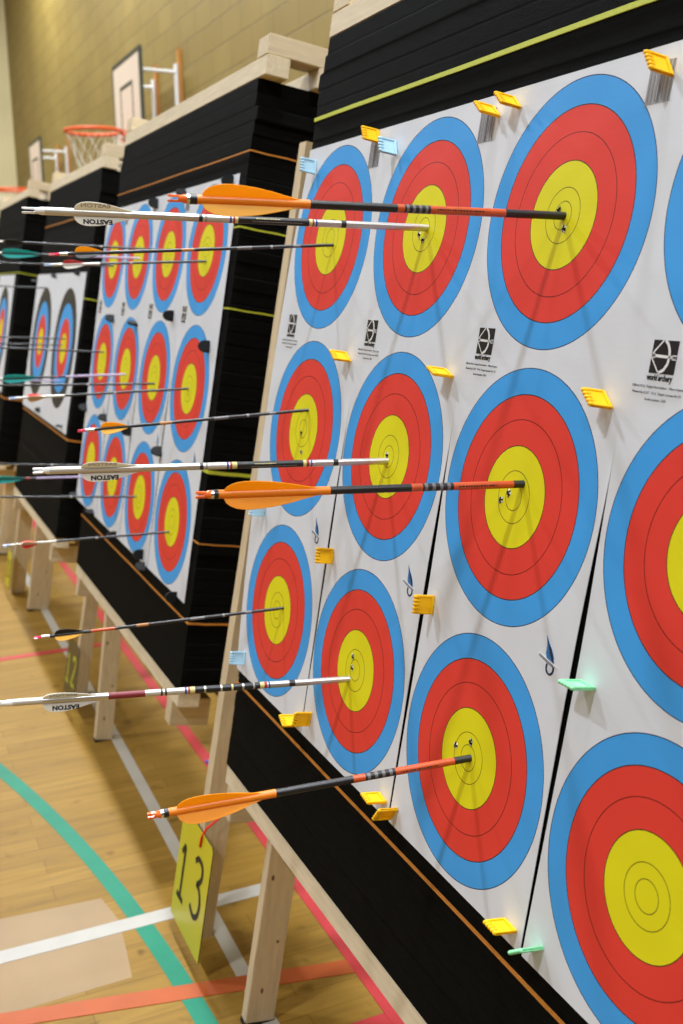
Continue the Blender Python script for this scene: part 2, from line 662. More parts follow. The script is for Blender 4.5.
def make_butt(label, u0, u1, v0, v1, lean, straps, posts, legs, depth=.135, rail=.036, top_rail=.042, over=0.0, front=0.0, group='foam target butts along the wall'):
    """posts / legs: (u, w) of the front left edge, metres"""
    uc = (u0 + u1) / 2
    root = thing('target_butt', label, 'archery butt', (uc, 0, 0), group)
    fr = Matrix.Translation((-uc, 0, 0)) @ plane_mat(0, 0, front, lean)
    foam_stack(u0, u1, v0, v1, -depth, -.003, 46).build('foam_stack', M['foam'], root, fr)
    for (v, key, wd) in straps:
        s_ = strap_mb(u0, u1, v, -depth, -.003, wd, .0005).build('strap', M[key], root, fr)
        s_['label'] = 'lime green tie strap' if key == 'strap_y' else 'orange tie strap'
    # clamping frame above and below
    rw = .052
    for (va, vb, nm) in ((v1, v1 + top_rail, 'top_rail'), (v0 - rail, v0, 'bottom_rail')):
        for (wa, wb) in ((-rw - .004, -.004), (-depth - .002, -depth + rw - .016)):
            beam((u0 + .003, va, wa), (u1 - .003 + (over if nm == 'top_rail' else 0), vb, wb)).build(nm, M['wood'], root, fr)
    for ua, ub in ((u0 + .004, u0 + .070), (u1 - .072 + over, u1 - .006 + over)):
        beam((ua, v1 + top_rail, -depth - .02), (ub, v1 + 2 * top_rail, -.004)).build('top_bearer', M['wood_z'], root, fr)
        o_ = (ua, ub - .028) if ua < uc else (ua - .036 - over, ub - .058 - over)
        beam((o_[0], v0 - rail - .068, -.105), (o_[1], v0 - rail, -.010)).build('bottom_block', M['wood_z'], root, fr)
    # splayed front legs: they lean with the face and stand on the floor
    for (u, w, th, dp, *tl) in legs:
        vt = v0 - rail
        vb = -Z0 / math.cos(R(10)) - w * math.tan(R(10)) + .004
        m_ = MB()
        m_.box((u, vb, w - dp), (u + th, vt, w), 0, bev=.0015)
        if tl:      # foot set to one side
            m_.v = [(x + tl[0] * (vt - y) / (vt - vb), y, z) for x, y, z in m_.v]
        lg = m_.build('leg', M['wood_y'], root, fr if not lean else Matrix.Translation((-uc, 0, 0)) @ plane_mat(0, 0, front, 0))
        f_ = MB()
        uf = u + (tl[0] if tl else 0)
        f_.box((uf - .0006, vb - .006, w - dp - .0006), (uf + th + .0006, vb + .008, w + .0006))
        f_.build('foot', M['rubber'], lg)
        for q, (fv, fw) in enumerate(((.14, .62), (.33, .2), (.62, .7), (.84, .4))):
            pts = [(.0028 * math.cos(t * .7854), .0045 * math.sin(t * .7854) * (1.3 if q % 2 else .7)) for t in range(8)]
            kb = MB()
            kb.prism(pts, 0, .0008, mat=Matrix.Translation((u + th + (tl[0] * fv if tl else 0), vb + (vt - vb) * (1 - fv), w - dp * fw)) @ Matrix.Rotation(R(90), 4, 'Y'))
            kb.build('knot', M['knot'], lg)
    # rear props
    for ur in (u0 + .10, u1 - .14):
        a = fr @ Vector((ur, v0 + .55, -depth - .02))
        c = Vector((a.x, a.y + .52, .012))
        m_ = MB()
        d = (c - a)
        mt = Matrix.Translation(a) @ d.to_track_quat('Z', 'Y').to_matrix().to_4x4()
        m_.box((-.02, -.03, 0), (.02, .03, d.length), mat=mt)
        m_.build('rear_leg', M['wood_y'], root)
    # side upright that carries the number card
    for (ut, vt, ub, w, th, dp) in posts:
        m_ = MB()
        frp = Matrix.Translation((-uc, 0, 0)) @ plane_mat(0, 0, front, 0)
        vb = -Z0 / math.cos(R(10)) - w * math.tan(R(10)) + .003
        rows = []
        nn = 14
        for i in range(nn + 1):
            t = i / nn
            v = vt + (vb - vt) * t
            x = ut + (ub - ut) * t + random.uniform(-.0015, .0015)
            rows.append((x, v))
        vs, fs = [], []
        for x, v in rows:
            vs += [(x, v, w), (x + th, v, w), (x + th, v, w - dp), (x, v, w - dp)]
        for i in range(nn):
            for k in range(4):
                k2 = (k + 1) % 4
                fs.append((4 * (i + 1) + k, 4 * (i + 1) + k2, 4 * i + k2, 4 * i + k))
        fs += [(3, 2, 1, 0), (4 * nn, 4 * nn + 1, 4 * nn + 2, 4 * nn + 3)]
        m_.add(vs, fs)
        m_.build('post', M['wood_y'], root, frp)
        rr = MB()
        rr.box((ut - .005, v0 - .02, w - dp - .034), (u1 - .01, v0 + .05, w - dp - .001), bev=.002)
        rr.build('stand_rail', M['wood'], root, frp)
    return root


LO = 'strap_o'; LY = 'strap_y'
B1 = make_butt('black foam butt nearest the camera with a lime strap above its faces', -.797, .545, -.676, .674, 0,
               [(.536, LY, .0066), (-.51, LO, .0045)], [(-.990, .53, -1.038, -.052, .034, .056)], [(-.722, -.078, .027, .06), (.42, -.078, .027, .06)])
B2 = make_butt('second black foam butt from the camera with many orange and lime straps', -2.45, -1.190, -.676, .682, 0,
               [(.531, LO, .0032), (.372, LY, .0036), (.198, LY, .0036), (-.162, LY, .0075), (-.325, LO, .0032), (-.510, LO, .0045)],
               [(-2.545, .40, -2.585, -.068, .036, .046)], [(-2.222, -.060, .028, .054, .060)], front=-.0165, over=.032, depth=.158)
B3 = make_butt('third black foam butt from the camera carrying tall blue and black ringed faces', -3.90, -2.78, -.665, .655, R(1.0),
               [(.50, LO, .004), (.20, LY, .004), (-.305, LO, .006)], [(-3.94, .50, -3.98, -.045, .036, .062)], [(-3.66, -.078, .03, .09)])
B4 = make_butt('farthest black foam butt cut off by the left edge of the photo', -5.75, -4.60, -.665, .69, R(1.0),
               [(.31, LY, .004), (-.33, LO, .006)], [], [(-5.5, -.078, .03, .09), (-4.75, -.078, .03, .09)])

# ---------------------------------------------------------------- target sheets
PITCH = .2157 * S
HH = .322 * S


def sheet_mesh(name, left, right, top, bot, material, nv=48):
    """thin sheet with profiled side edges; left/right are functions of v giving u"""
    mb = MB()
    t = .0008
    vs = []
    nu = 6
    for i in range(nv + 1):
        v = bot + (top - bot) * i / nv
        a, c = left(v), right(v)
        for k in range(nu + 1):
            vs.append((a + (c - a) * k / nu, v, t))
    n1 = len(vs)
    vs += [(x, y, 0) for x, y, z in vs]
    fs = []
    row = nu + 1
    for i in range(nv):
        for k in range(nu):
            q = (i * row + k, i * row + k + 1, (i + 1) * row + k + 1, (i + 1) * row + k)
            fs.append(q)
            fs.append(tuple(reversed([j + n1 for j in q])))
    edge = [k for k in range(row)] + [i * row + nu for i in range(1, nv + 1)] + [nv * row + k for k in range(nu - 1, -1, -1)] + [i * row for i in range(nv - 1, 0, -1)]
    for i in range(len(edge)):
        a, c = edge[i], edge[(i + 1) % len(edge)]
        fs.append((a, a + n1, c + n1, c))
    mb.add(vs, fs)
    return mb.mesh(name, [material])


def logo_mesh():
    mb = MB()
    w, h = .0355, .0325
    mb.prism([(-w / 2, -h / 2), (w / 2, -h / 2), (w / 2, h / 2), (-w / 2, h / 2)], 0, .00025, 0)

    def strip(pts, wd):
        l, r = [], []
        for i, p in enumerate(pts):
            a, c = pts[max(i - 1, 0)], pts[min(i + 1, len(pts) - 1)]
            d = Vector((c[0] - a[0], c[1] - a[1])).normalized()
            l.append((p[0] - d.y * wd / 2, p[1] + d.x * wd / 2)); r.append((p[0] + d.y * wd / 2, p[1] - d.x * wd / 2))
        n = len(pts)
        vs = [(x, y, .00045) for x, y in l] + [(x, y, .00045) for x, y in r]
        mb.add(vs, [(n + i, n + i + 1, i + 1, i) for i in range(n - 1)], 1)
    P = lambda x, y: ((x - .5) * w, (y - .5) * h)
    strip([P(.40, 1.0), P(-.02, .52)], .0016)
    strip([P(-.02, .52), P(.40, .0)], .0014)
    strip([P(.47, 1.0), P(.60, .88), P(.69, .70), P(.72, .5), P(.69, .3), P(.58, .12), P(.36, .0)], .0032)
    strip([P(.02, .53), P(1.0, .50)], .0028)
    strip([P(.03, .53), P(.16, .525)], .0046)
    strip([P(.84, .505), P(1.0, .50)], .0048)
    return mb.mesh('logo', [M['ink'], M['logo_white']])


def feather_mesh():
    mb = MB()
    pts = [(-.0085, .0200), (-.0062, .0105), (-.0060, .0020), (-.0035, -.0030), (.0045, -.0060), (.0062, -.0045), (.0048, .0015), (.0010, .0080), (-.0045, .0140)]
    mb.prism(pts, 0, .0003, 0)
    mb.prism([(-.0082, .0195), (-.0040, .0100), (-.0010, .0040), (.0050, -.0050), (.0062, -.0045), (.0048, .0015), (.0010, .0080), (-.0045, .0140)], .0003, .0004, 1)
    ring = []
    for k in range(12):
        a = R(150 + 250 * k / 11)
        ring.append((.0020 + .0058 * math.cos(a), -.0105 + .0072 * math.sin(a)))
    for k in range(11, -1, -1):
        a = R(150 + 250 * k / 11)
        ring.append((.0020 + .0036 * math.cos(a), -.0105 + .0050 * math.sin(a)))
    mb.prism(ring, 0, .0003, 1)
    mt = Matrix.Rotation(R(-14), 4, 'Z')
    mb.box((-.0145, -.0056, .0004), (.0125, -.0030, .0006), 2, mat=mt)
    mb.box((-.0130, -.0050, .0006), (.0110, -.0042, .0007), 1, mat=mt)
    mb.box((-.0130, -.0066, .0003), (.0090, -.0058, .0005), 1, mat=mt)
    return mb.mesh('maker_mark', [M['ink_blue'], M['ink_navy'], M['logo_white']])


def barcode_mesh():
    mb = MB()
    rnd = random.Random(5)
    x = -.019
    while x < .018:
        wd = rnd.choice((.0006, .0009, .0013, .002))
        mb.box((x, -.019, 0), (x + wd, .021, .0002), rnd.choice((0, 1, 1)))
        x += wd + rnd.choice((.0006, .0008, .0012))
    mb.box((-.021, -.0200, 0), (.019, -.0192, .0002), 1)
    return mb.mesh('barcode', [M['ink_grey'], M['ink_light']])


LOGO, FEATHER, BAR = logo_mesh(), feather_mesh(), barcode_mesh()
CAP0 = text_mesh('world archery', .0085, M['ink'], bold=.00018, width=.036)
CAPS = [text_mesh('Official W.A. Target Face Indoor - 40cm Centre', .0036, M['ink_small'], width=.073),
        text_mesh('Printed by K.S.P - W.A. Target License No 23', .0036, M['ink_small'], width=.069),
        text_mesh('Serial number: 1/22', .0036, M['ink_small'], width=.030)]


def wedge(v, width, top=.095, deep=-.15, bottom=-.483):
    """half width of the dark gap that opens between two sheets lower down"""
    if v >= top:
        return 0.0
    if v >= deep:
        t = (top - v) / (top - deep)
        return width * t * t * (3 - 2 * t)
    t = (deep - v) / (deep - bottom)
    return width * (1 - .62 * t)


def hole_mesh():
    mb = MB()
    rnd = random.Random(3)
    pts = [(.0042 * (.6 + .5 * rnd.random()) * math.cos(k * math.pi / 5), .0055 * (.6 + .5 * rnd.random()) * math.sin(k * math.pi / 5)) for k in range(10)]
    mb.prism(pts, 0, .0003, 0)
    for a in (.4, 1.9, 3.6, 5.0):
        c, s_ = math.cos(a), math.sin(a)
        mb.add([(.0042 * c - .002 * s_, .005 * s_ + .002 * c, .0002), (.0042 * c + .002 * s_, .005 * s_ - .002 * c, .0002), (.0015 * c, .002 * s_, .0016)], [(0, 1, 2), (2, 1, 0)], 1)
    return mb.mesh('arrow_hole', [M['hole'], M['torn']])


HOLE = hole_mesh()


def spot_sheet(uc, vc, w, left, right, label, group, top=HH, bot=-HH, detail=True, marks=True, holes=()):
    me = sheet_mesh('paper_sheet', left, right, top, bot, M['spots'])
    root = link('archery_target', me)
    root.matrix_world = plane_mat(uc, vc, w)
    tag(root, label, 'target face', group)
    if marks:
        link('logo', LOGO, root, (-.1155, .1765, .0009))
        link('maker_mark', FEATHER, root, Matrix.Translation((.1195, -.156, .0009)) @ Matrix.Diagonal((1.35, 1.1, 1, 1)))
        link('barcode', BAR, root, (.127, .446, .0009))
        link('logo_lettering', CAP0, root, (-.1165, .1560, .0011))
        if detail:
            for q, c in enumerate(CAPS):
                link('small_print', c, root, (-.1170, .1470 - .0062 * q, .0010))
    for (hu, hv) in holes:
        h = link('arrow_hole', HOLE, root, Matrix.Translation((hu - uc, hv - vc, .0009)) @ Matrix.Rotation(hu * 37, 4, 'Z'))
    return root


G1 = 'three spot faces on the nearest butt'
cols1 = {'A': -.4323 * S, 'B': -.2157 * S, 'C': 0.0, 'D': .2151 * S}
H = PITCH / 2
gap = {'AB': .0040, 'BC': .0056, 'CD': .0054}
M_AB, M_BC, M_CD = -.4785, -.1610, .1615


def flat(x):
    return lambda v: x


spot_sheet(cols1['A'], 0, 0, lambda v: (-.795 - .006 * (v < 0) * min(1, -v / .2 if v < 0 else 0) - .038 * max(0, 1 - ((v + .02) / .48) ** 2)) - cols1['A'], lambda v: M_AB - cols1['A'] - wedge(v, gap['AB']),
           'three spot paper face farthest left on the nearest butt, hit by thin black arrows', G1,
           holes=[(-.6533, -.0076), (-.6415, -.0392)])
spot_sheet(cols1['B'], 0, 0, lambda v: M_AB - cols1['B'] + wedge(v, gap['AB']), lambda v: M_BC - cols1['B'] - wedge(v, gap['BC']),
           'three spot paper face second from left on the nearest butt, hit by white arrows', G1,
           holes=[(-.3348, .3163), (-.3216, .3075), (-.3277, .0018), (-.3359, -.3056), (-.3336, -.3221)])
spot_sheet(cols1['C'], 0, 0, lambda v: M_BC - cols1['C'] + wedge(v, gap['BC']), lambda v: M_CD - cols1['C'] - wedge(v, gap['CD']),
           'three spot paper face third from left on the nearest butt, hit by orange arrows', G1,
           holes=[(-.0239, -.0079), (-.0102, .0031), (-.0083, .3288), (.0072, .308), (-.0295, -.3188), (.0008, -.3023)])
spot_sheet(cols1['D'], 0, 0, lambda v: M_CD - cols1['D'] + wedge(v, gap['CD']), flat(H),
           'large three spot paper face cut off by the right edge of the photo', G1)
G2 = 'three spot faces on the second butt'
for j, (nm, ex) in enumerate((('leftmost', 'at its far left edge'), ('second from left', 'left of its middle'), ('third from left', 'right of its middle'), ('rightmost', 'at its near right edge'))):
    uc = (-1.1566 + (j - 2) * .2200) * S
    l, r = -.165, .164
    spot_sheet(uc, .004, -.0165, flat(l + .0006), (lambda v, jj=j: .164 - wedge(v, .0095)) if j < 3 else flat(.176),
               'three spot paper face %s on the second butt, %s' % (nm, ex), G2, bot=-.478, detail=False)


def ring_sheet(uc, vc, label, l, r, lean, group, top=.293, bot=-.290):
    me = sheet_mesh('paper_sheet', flat(l), flat(r), top, bot, M['rings'])
    root = link('archery_target', me)
    root.matrix_world = plane_mat(uc, vc, .0, lean)
    tag(root, label, 'target face', group)
    return root


G3 = 'black and blue ringed faces on the far butts'
ring_sheet(-3.085, .0, 'white face with a black, blue, red and gold roundel, right one on the third butt', -.268, .268, R(1.0), G3)
ring_sheet(-3.640, .0, 'white face with a black, blue, red and gold roundel, left one on the third butt', -.282, .286, R(1.0), G3)
ring_sheet(-5.02, .0, 'partly hidden ringed face on the farthest butt at the left edge of the photo', -.33, .32, R(1.0), G3, .30, -.31)

# ---------------------------------------------------------------- target pins
def pin_meshes(key):
    mb = MB()
    L_, O_ = .0125, .030
    mb.box((-L_, -.0008, .0004), (L_, .0008, O_ - .003))
    mb.box((-L_, -.0021, 0), (L_, .0021, .0048), bev=.0006)
    mb.box((-L_, -.0021, .003), (-L_ + .0032, .0021, O_ - .002), bev=.0006)
    mb.box((L_ - .0032, -.0021, .003), (L_, .0021, O_ - .002), bev=.0006)
    for k in range(5):
        x = -L_ + .0026 + k * (2 * L_ - .0052) / 4
        mb.lathe([(.0012, O_ - .0085), (.0024, O_ - .007), (.0026, O_ - .002), (.0019, O_), (.0006, O_ + .0006)], 8, 0, mat=Matrix.Translation((x, 0, 0)))
    body = mb.mesh('pin_head', [M[key]])
    sp = MB()
    sp.lathe([(.0003, -.030), (.0013, -.022), (.0015, .001)], 8)
    return body, sp.mesh('spike', [M[key]])


def black_pin():
    mb = MB()
    pts = [(.0115 * math.cos(R(a)), .007 + .0155 * math.sin(R(a))) for a in range(0, 181, 15)] + [(-.0115, 0), (.0115, 0)]
    mb.prism(pts, -.0024, .0024, mat=Matrix.Rotation(R(90), 4, 'X'))
    mb.box((-.0100, -.0034, 0), (.0100, .0034, .0055), bev=.0008)
    body = mb.mesh('pin_head', [M['pin_k']])
    sp = MB()
    sp.lathe([(.0003, -.030), (.0013, -.022), (.0015, .001)], 8)
    return body, sp.mesh('spike', [M['pin_k']])


PINM = {k: black_pin() if k == 'pin_k' else pin_meshes(k) for k in ('pin_y', 'pin_g', 'pin_b', 'pin_k')}
PROTO = {}


def pin(key, u, v, ang, w, label, group, lean=0.0, scale=1.0):
    mt = plane_mat(u + .003, v - .003, w + .0012, lean) @ Matrix.Rotation(R(ang), 4, 'Z') @ Matrix.Scale(scale, 4)
    if key not in PROTO:
        root = thing('target_pin', label, 'target pin', mt, group)
        link('pin_head', PINM[key][0], root)
        link('spike', PINM[key][1], root)
        PROTO[key] = root
        return root
    c = copy_tree(PROTO[key])
    c.matrix_world = mt
    c['label'] = label
    c['group'] = group
    return c


GP = 'plastic target pins on the nearest butt'
PINS = [
 ('pin_y', .1344, .1309, -41.0, 'yellow comb shaped pin below the top spot of the third column, right side'),
 ('pin_y', .1348, .4620, -54.4, 'yellow comb shaped pin at the upper right corner over a barcode'),
 ('pin_y', -.1350, .4680, -38.3, 'yellow pin at the top edge, right one of a close pair'),
 ('pin_y', -.1802, .4640, -36.8, 'yellow pin at the top edge, left one of a close pair, above a barcode'),
 ('pin_y', -.5160, .4750, -58.0, 'yellow pin at the top edge beside a pale blue pin'),
 ('pin_y', -.5090, .1355, -31.6, 'yellow pin between first and second columns, under the top row'),
 ('pin_y', -.1921, .1338, -20.0, 'yellow pin between second and third columns, under the top row'),
 ('pin_y', -.4582, -.1765, -79.7, 'square looking yellow pin over the gap between first and second columns'),
 ('pin_y', -.1375, -.1655, -84.2, 'square looking yellow pin over the gap between second and third columns'),
 ('pin_y', -.4991, -.4661, -28.0, 'yellow pin at the bottom edge of the first column, left of its pair'),
 ('pin_y', -.4511, -.4449, -100.0, 'yellow pin at the bottom edge, overlapping the end of the first gap'),
 ('pin_y', -.1852, -.4560, -8.0, 'yellow pin at the bottom edge of the second column, upper one of its pair'),
 ('pin_y', -.1481, -.4620, -123.0, 'yellow pin at the bottom edge of the second column, lower one of its pair'),
 ('pin_y', .1345, -.4588, -3.0, 'yellow pin at the bottom edge of the third column'),
 ('pin_g', .1856, -.1595, 0.4, 'mint green pin across the wide dark gap between the right hand columns'),
 ('pin_g', .1842, -.4571, 37.5, 'mint green pin seen edge on at the foot of the wide dark gap'),
 ('pin_b', -.7584, .4523, -79.6, 'pale blue pin at the upper left corner of the leftmost face'),
 ('pin_b', -.4506, .4503, -66.0, 'pale blue pin at the top edge beside a yellow pin'),
 ('pin_b', -.7700, -.4482, -84.0, 'pale blue pin at the lower left corner of the leftmost face'),
 ('pin_b', -.7735, -.1634, -83.9, 'pale blue pin on the left edge just behind the orange fletching'),
]
for k, u, v, a, lab in PINS:
    pin(k, u, v, a, .0004, lab, GP)
GK = 'black target pins on the far butts'
BPINS = [(-1.274, .314, 'top edge, left of the middle'), (-1.092, .318, 'top edge, right of the middle'), (-.847, .316, 'upper right corner'),
 (-1.527, .098, 'first column seam below the top row'), (-1.326, .094, 'second column seam below the top row'), (-1.079, .115, 'third column seam below the top row'),
 (-.858, .075, 'right edge below the top row'), (-1.492, -.105, 'first column seam above the bottom row'), (-1.276, -.106, 'second column seam above the bottom row'),
 (-1.049, -.112, 'third column seam above the bottom row'), (-1.511, -.308, 'bottom edge, first seam'), (-1.293, -.312, 'bottom edge, second seam'),
 (-1.085, -.300, 'bottom edge, third seam, upper one of a pair'), (-1.062, -.316, 'bottom edge, third seam, lower one of a pair'), (-.862, -.316, 'lower right corner'),
 (-1.700, -.106, 'left edge above the bottom row'), (-1.700, -.306, 'lower left corner')]
for i, (u, v, lab) in enumerate(BPINS):
    pin('pin_k', u * S, v * S, (-75, -40, -80, -50, -20, -85)[i % 6], -.0165, 'black pin on the second butt, ' + lab, GK, 0, 1.2)
for i, (u, v, lab) in enumerate([(-2.64, .178, 'upper left corner'), (-2.29, .190, 'top edge between the faces'), (-1.96, .196, 'upper right corner'), (-2.286, -.175, 'bottom edge between the faces'), (-1.94, -.178, 'lower right corner')]):
    pin('pin_k', u * S, v * S, (-20, -40, -70, -50, -10)[i], 0, 'black pin on the third butt, ' + lab, GK, R(1.0))

# ---------------------------------------------------------------- arrows
VPROF = [(0, .10), (.02, .42), (.06, .68), (.12, .88), (.20, .985), (.28, 1.0), (.40, .95), (.55, .80), (.70, .58), (.85, .30), (1.0, .05)]


def vane_mesh(z_rear, z_front, r, h, material, rev=False):
    """thin vane standing on the shaft, in the local xz plane (x = outward)"""
    prof = []
    for t, f in VPROF:
        prof.append((r * .9 + h * f, z_rear + (z_front - z_rear) * t))
    pts = [(r * .7, z_rear)] + prof + [(r * .7, z_front)]
    mb = MB()
    th = .00045
    n = len(pts)
    vs = [(x, -th, z) for x, z in pts] + [(x, th, z) for x, z in pts]
    fs = [tuple(range(n)), tuple(reversed(range(n, 2 * n)))]
    for i in range(n):
        j = (i + 1) % n
        fs.append((j, i, n + i, n + j))
    mb.add(vs, fs)
    me = mb.mesh('vane', [material])
    bm = bmesh.new(); bm.from_mesh(me); bmesh.ops.recalc_face_normals(bm, faces=bm.faces); bm.to_mesh(me); bm.free()
    return me


def nock_mesh(z0, z1, r, material):
    mb = MB()
    ln = z1 - z0
    mb.lathe([(r * .95, z0), (r * .98, z0 + ln * .15), (r * .78, z0 + ln * .32), (r * .72, z0 + ln * .45)], 14)
    for s_ in (-1, 1):
        vs = []
        for (f, x0, x1, y) in ((.42, .25, .78, .55), (.7, .30, .74, .50), (.92, .30, .82, .52), (1.0, .42, .70, .35)):
            z = z0 + ln * f
            vs += [(s_ * x0 * r, -y * r, z), (s_ * x1 * r, -y * r * .7, z), (s_ * x1 * r, y * r * .7, z), (s_ * x0 * r, y * r, z)]
        fs = []
        for i in range(3):
            for k in range(4):
                k2 = (k + 1) % 4
                q = (4 * i + k, 4 * i + k2, 4 * i + 4 + k2, 4 * i + 4 + k)
                fs.append(q if s_ > 0 else tuple(reversed(q)))
        fs.append((12, 13, 14, 15) if s_ > 0 else (15, 14, 13, 12))
        mb.add(vs, fs)
    return mb.mesh('nock', [material])


def arrow_frame(P, D, w_lean=0.0):
    base = plane_mat(0, 0, 0, w_lean)
    tip = base @ Vector(P)
    d = (base.to_3x3() @ Vector(D)).normalized()
    zc = d
    xa = Vector((1, 0, 0)); xa = (xa - zc * xa.dot(zc)).normalized()
    ya = zc.cross(xa)               # roughly: x to the camera side, y up or down
    mt = Matrix((xa, ya, zc)).transposed().to_4x4()
    mt.translation = tip
    return mt, ya


def arrow(P, D, length, r, bands, label, group, nock_m, nock_len, vane=None, lean=0.0, letters=False, cat='arrow', prints=()):
    """bands: list of (t from, t to, material key) measured from the paper towards the nock"""
    mt, ya = arrow_frame(P, D, lean)
    root = thing('arrow', label, cat, mt, group)
    keys = []
    for b_ in bands:
        if b_[2] not in keys:
            keys.append(b_[2])
    mb = MB()
    for i, (a, c, k) in enumerate(bands):
        rr = r * (b_rad.get(k, 1.0))
        mb.lathe([(rr, a), (rr, c)], 16, keys.index(k))
    mb.lathe([(.0008, -.028), (r * .9, -.018), (r * .95, bands[0][0] + .0005)], 12, 0)
    mb.build('shaft', [M[k] for k in keys], root)
    for (pa, pb, pk, pang, ph) in prints:
        mb = MB()
        rnd = random.Random(int(pa * 1e4))
        z = pa
        while z < pb:
            ln = rnd.uniform(.0012, .0034)
            a0 = R(pang)
            q = []
            for k in range(4):
                aa = a0 + ph / r * (k / 3 - .5)
                q.append((math.cos(aa) * r * 1.012, math.sin(aa) * r * 1.012))
            vs = [(x, y, z) for x, y in q] + [(x, y, min(z + ln, pb)) for x, y in q]
            mb.add(vs, [(k, k + 1, k + 5, k + 4) for k in range(3)])
            z += ln + rnd.uniform(.0006, .0016)
        mb.build('shaft_print', M[pk], root)
    link('nock', nock_mesh(length - nock_len, length, r * 1.02, M[nock_m]), root, Matrix.Rotation(R(80), 4, 'Z'))
    if vane:
        z_r, z_f, hgt, a1, mats_ = vane
        sgn = 1 if ya.z > 0 else -1
        for q, mk in enumerate(mats_):
            ang = sgn * (a1 - 120 * q)
            vo = link('vane', vane_mesh(z_r, z_f, r, hgt, M[mk]), root, Matrix.Rotation(R(ang), 4, 'Z'))
            if len(set(mats_)) > 1:
                vo['label'] = mk.replace('_', ' ')
            if letters and q < 2:
                # maker's word along the vane, reading from the front edge back to the nock
                base_h = r + hgt * (.50 if q else .56)
                zc = z_r + (z_f - z_r) * (.40 if q else .36)
                tm = EASTON if q else EASTON_FAINT
                # letters lie in the vane plane on the side the camera sees
                ex, ey = Vector((0, 0, 1)), Vector((1, 0, 0))
                nrm = ex.cross(ey)
                fm = Matrix((ex, ey, nrm)).transposed().to_4x4()
                # which side of the vane faces the camera (+x of the arrow frame is the camera side)
                wn = Matrix.Rotation(R(ang), 3, 'Z') @ nrm
                off = .0006 if wn.x > 0 else -.0009
                fm.translation = Vector((base_h, 0, zc)) + nrm * off
                t_ = link('lettering', tm, vo, fm)
    return root


b_rad = {'silver': 1.05, 'black_collar': 1.12, 'orange_wrap': 1.06}
M['black_collar'] = M['black_band']
EASTON = text_mesh('EASTON', .0080, M['ink'], bold=.0004, extrude=.0001, width=.036)
EASTON_FAINT = text_mesh('EASTON', .0080, M['grey_ink'], bold=.0001, extrude=.0001, width=.036)

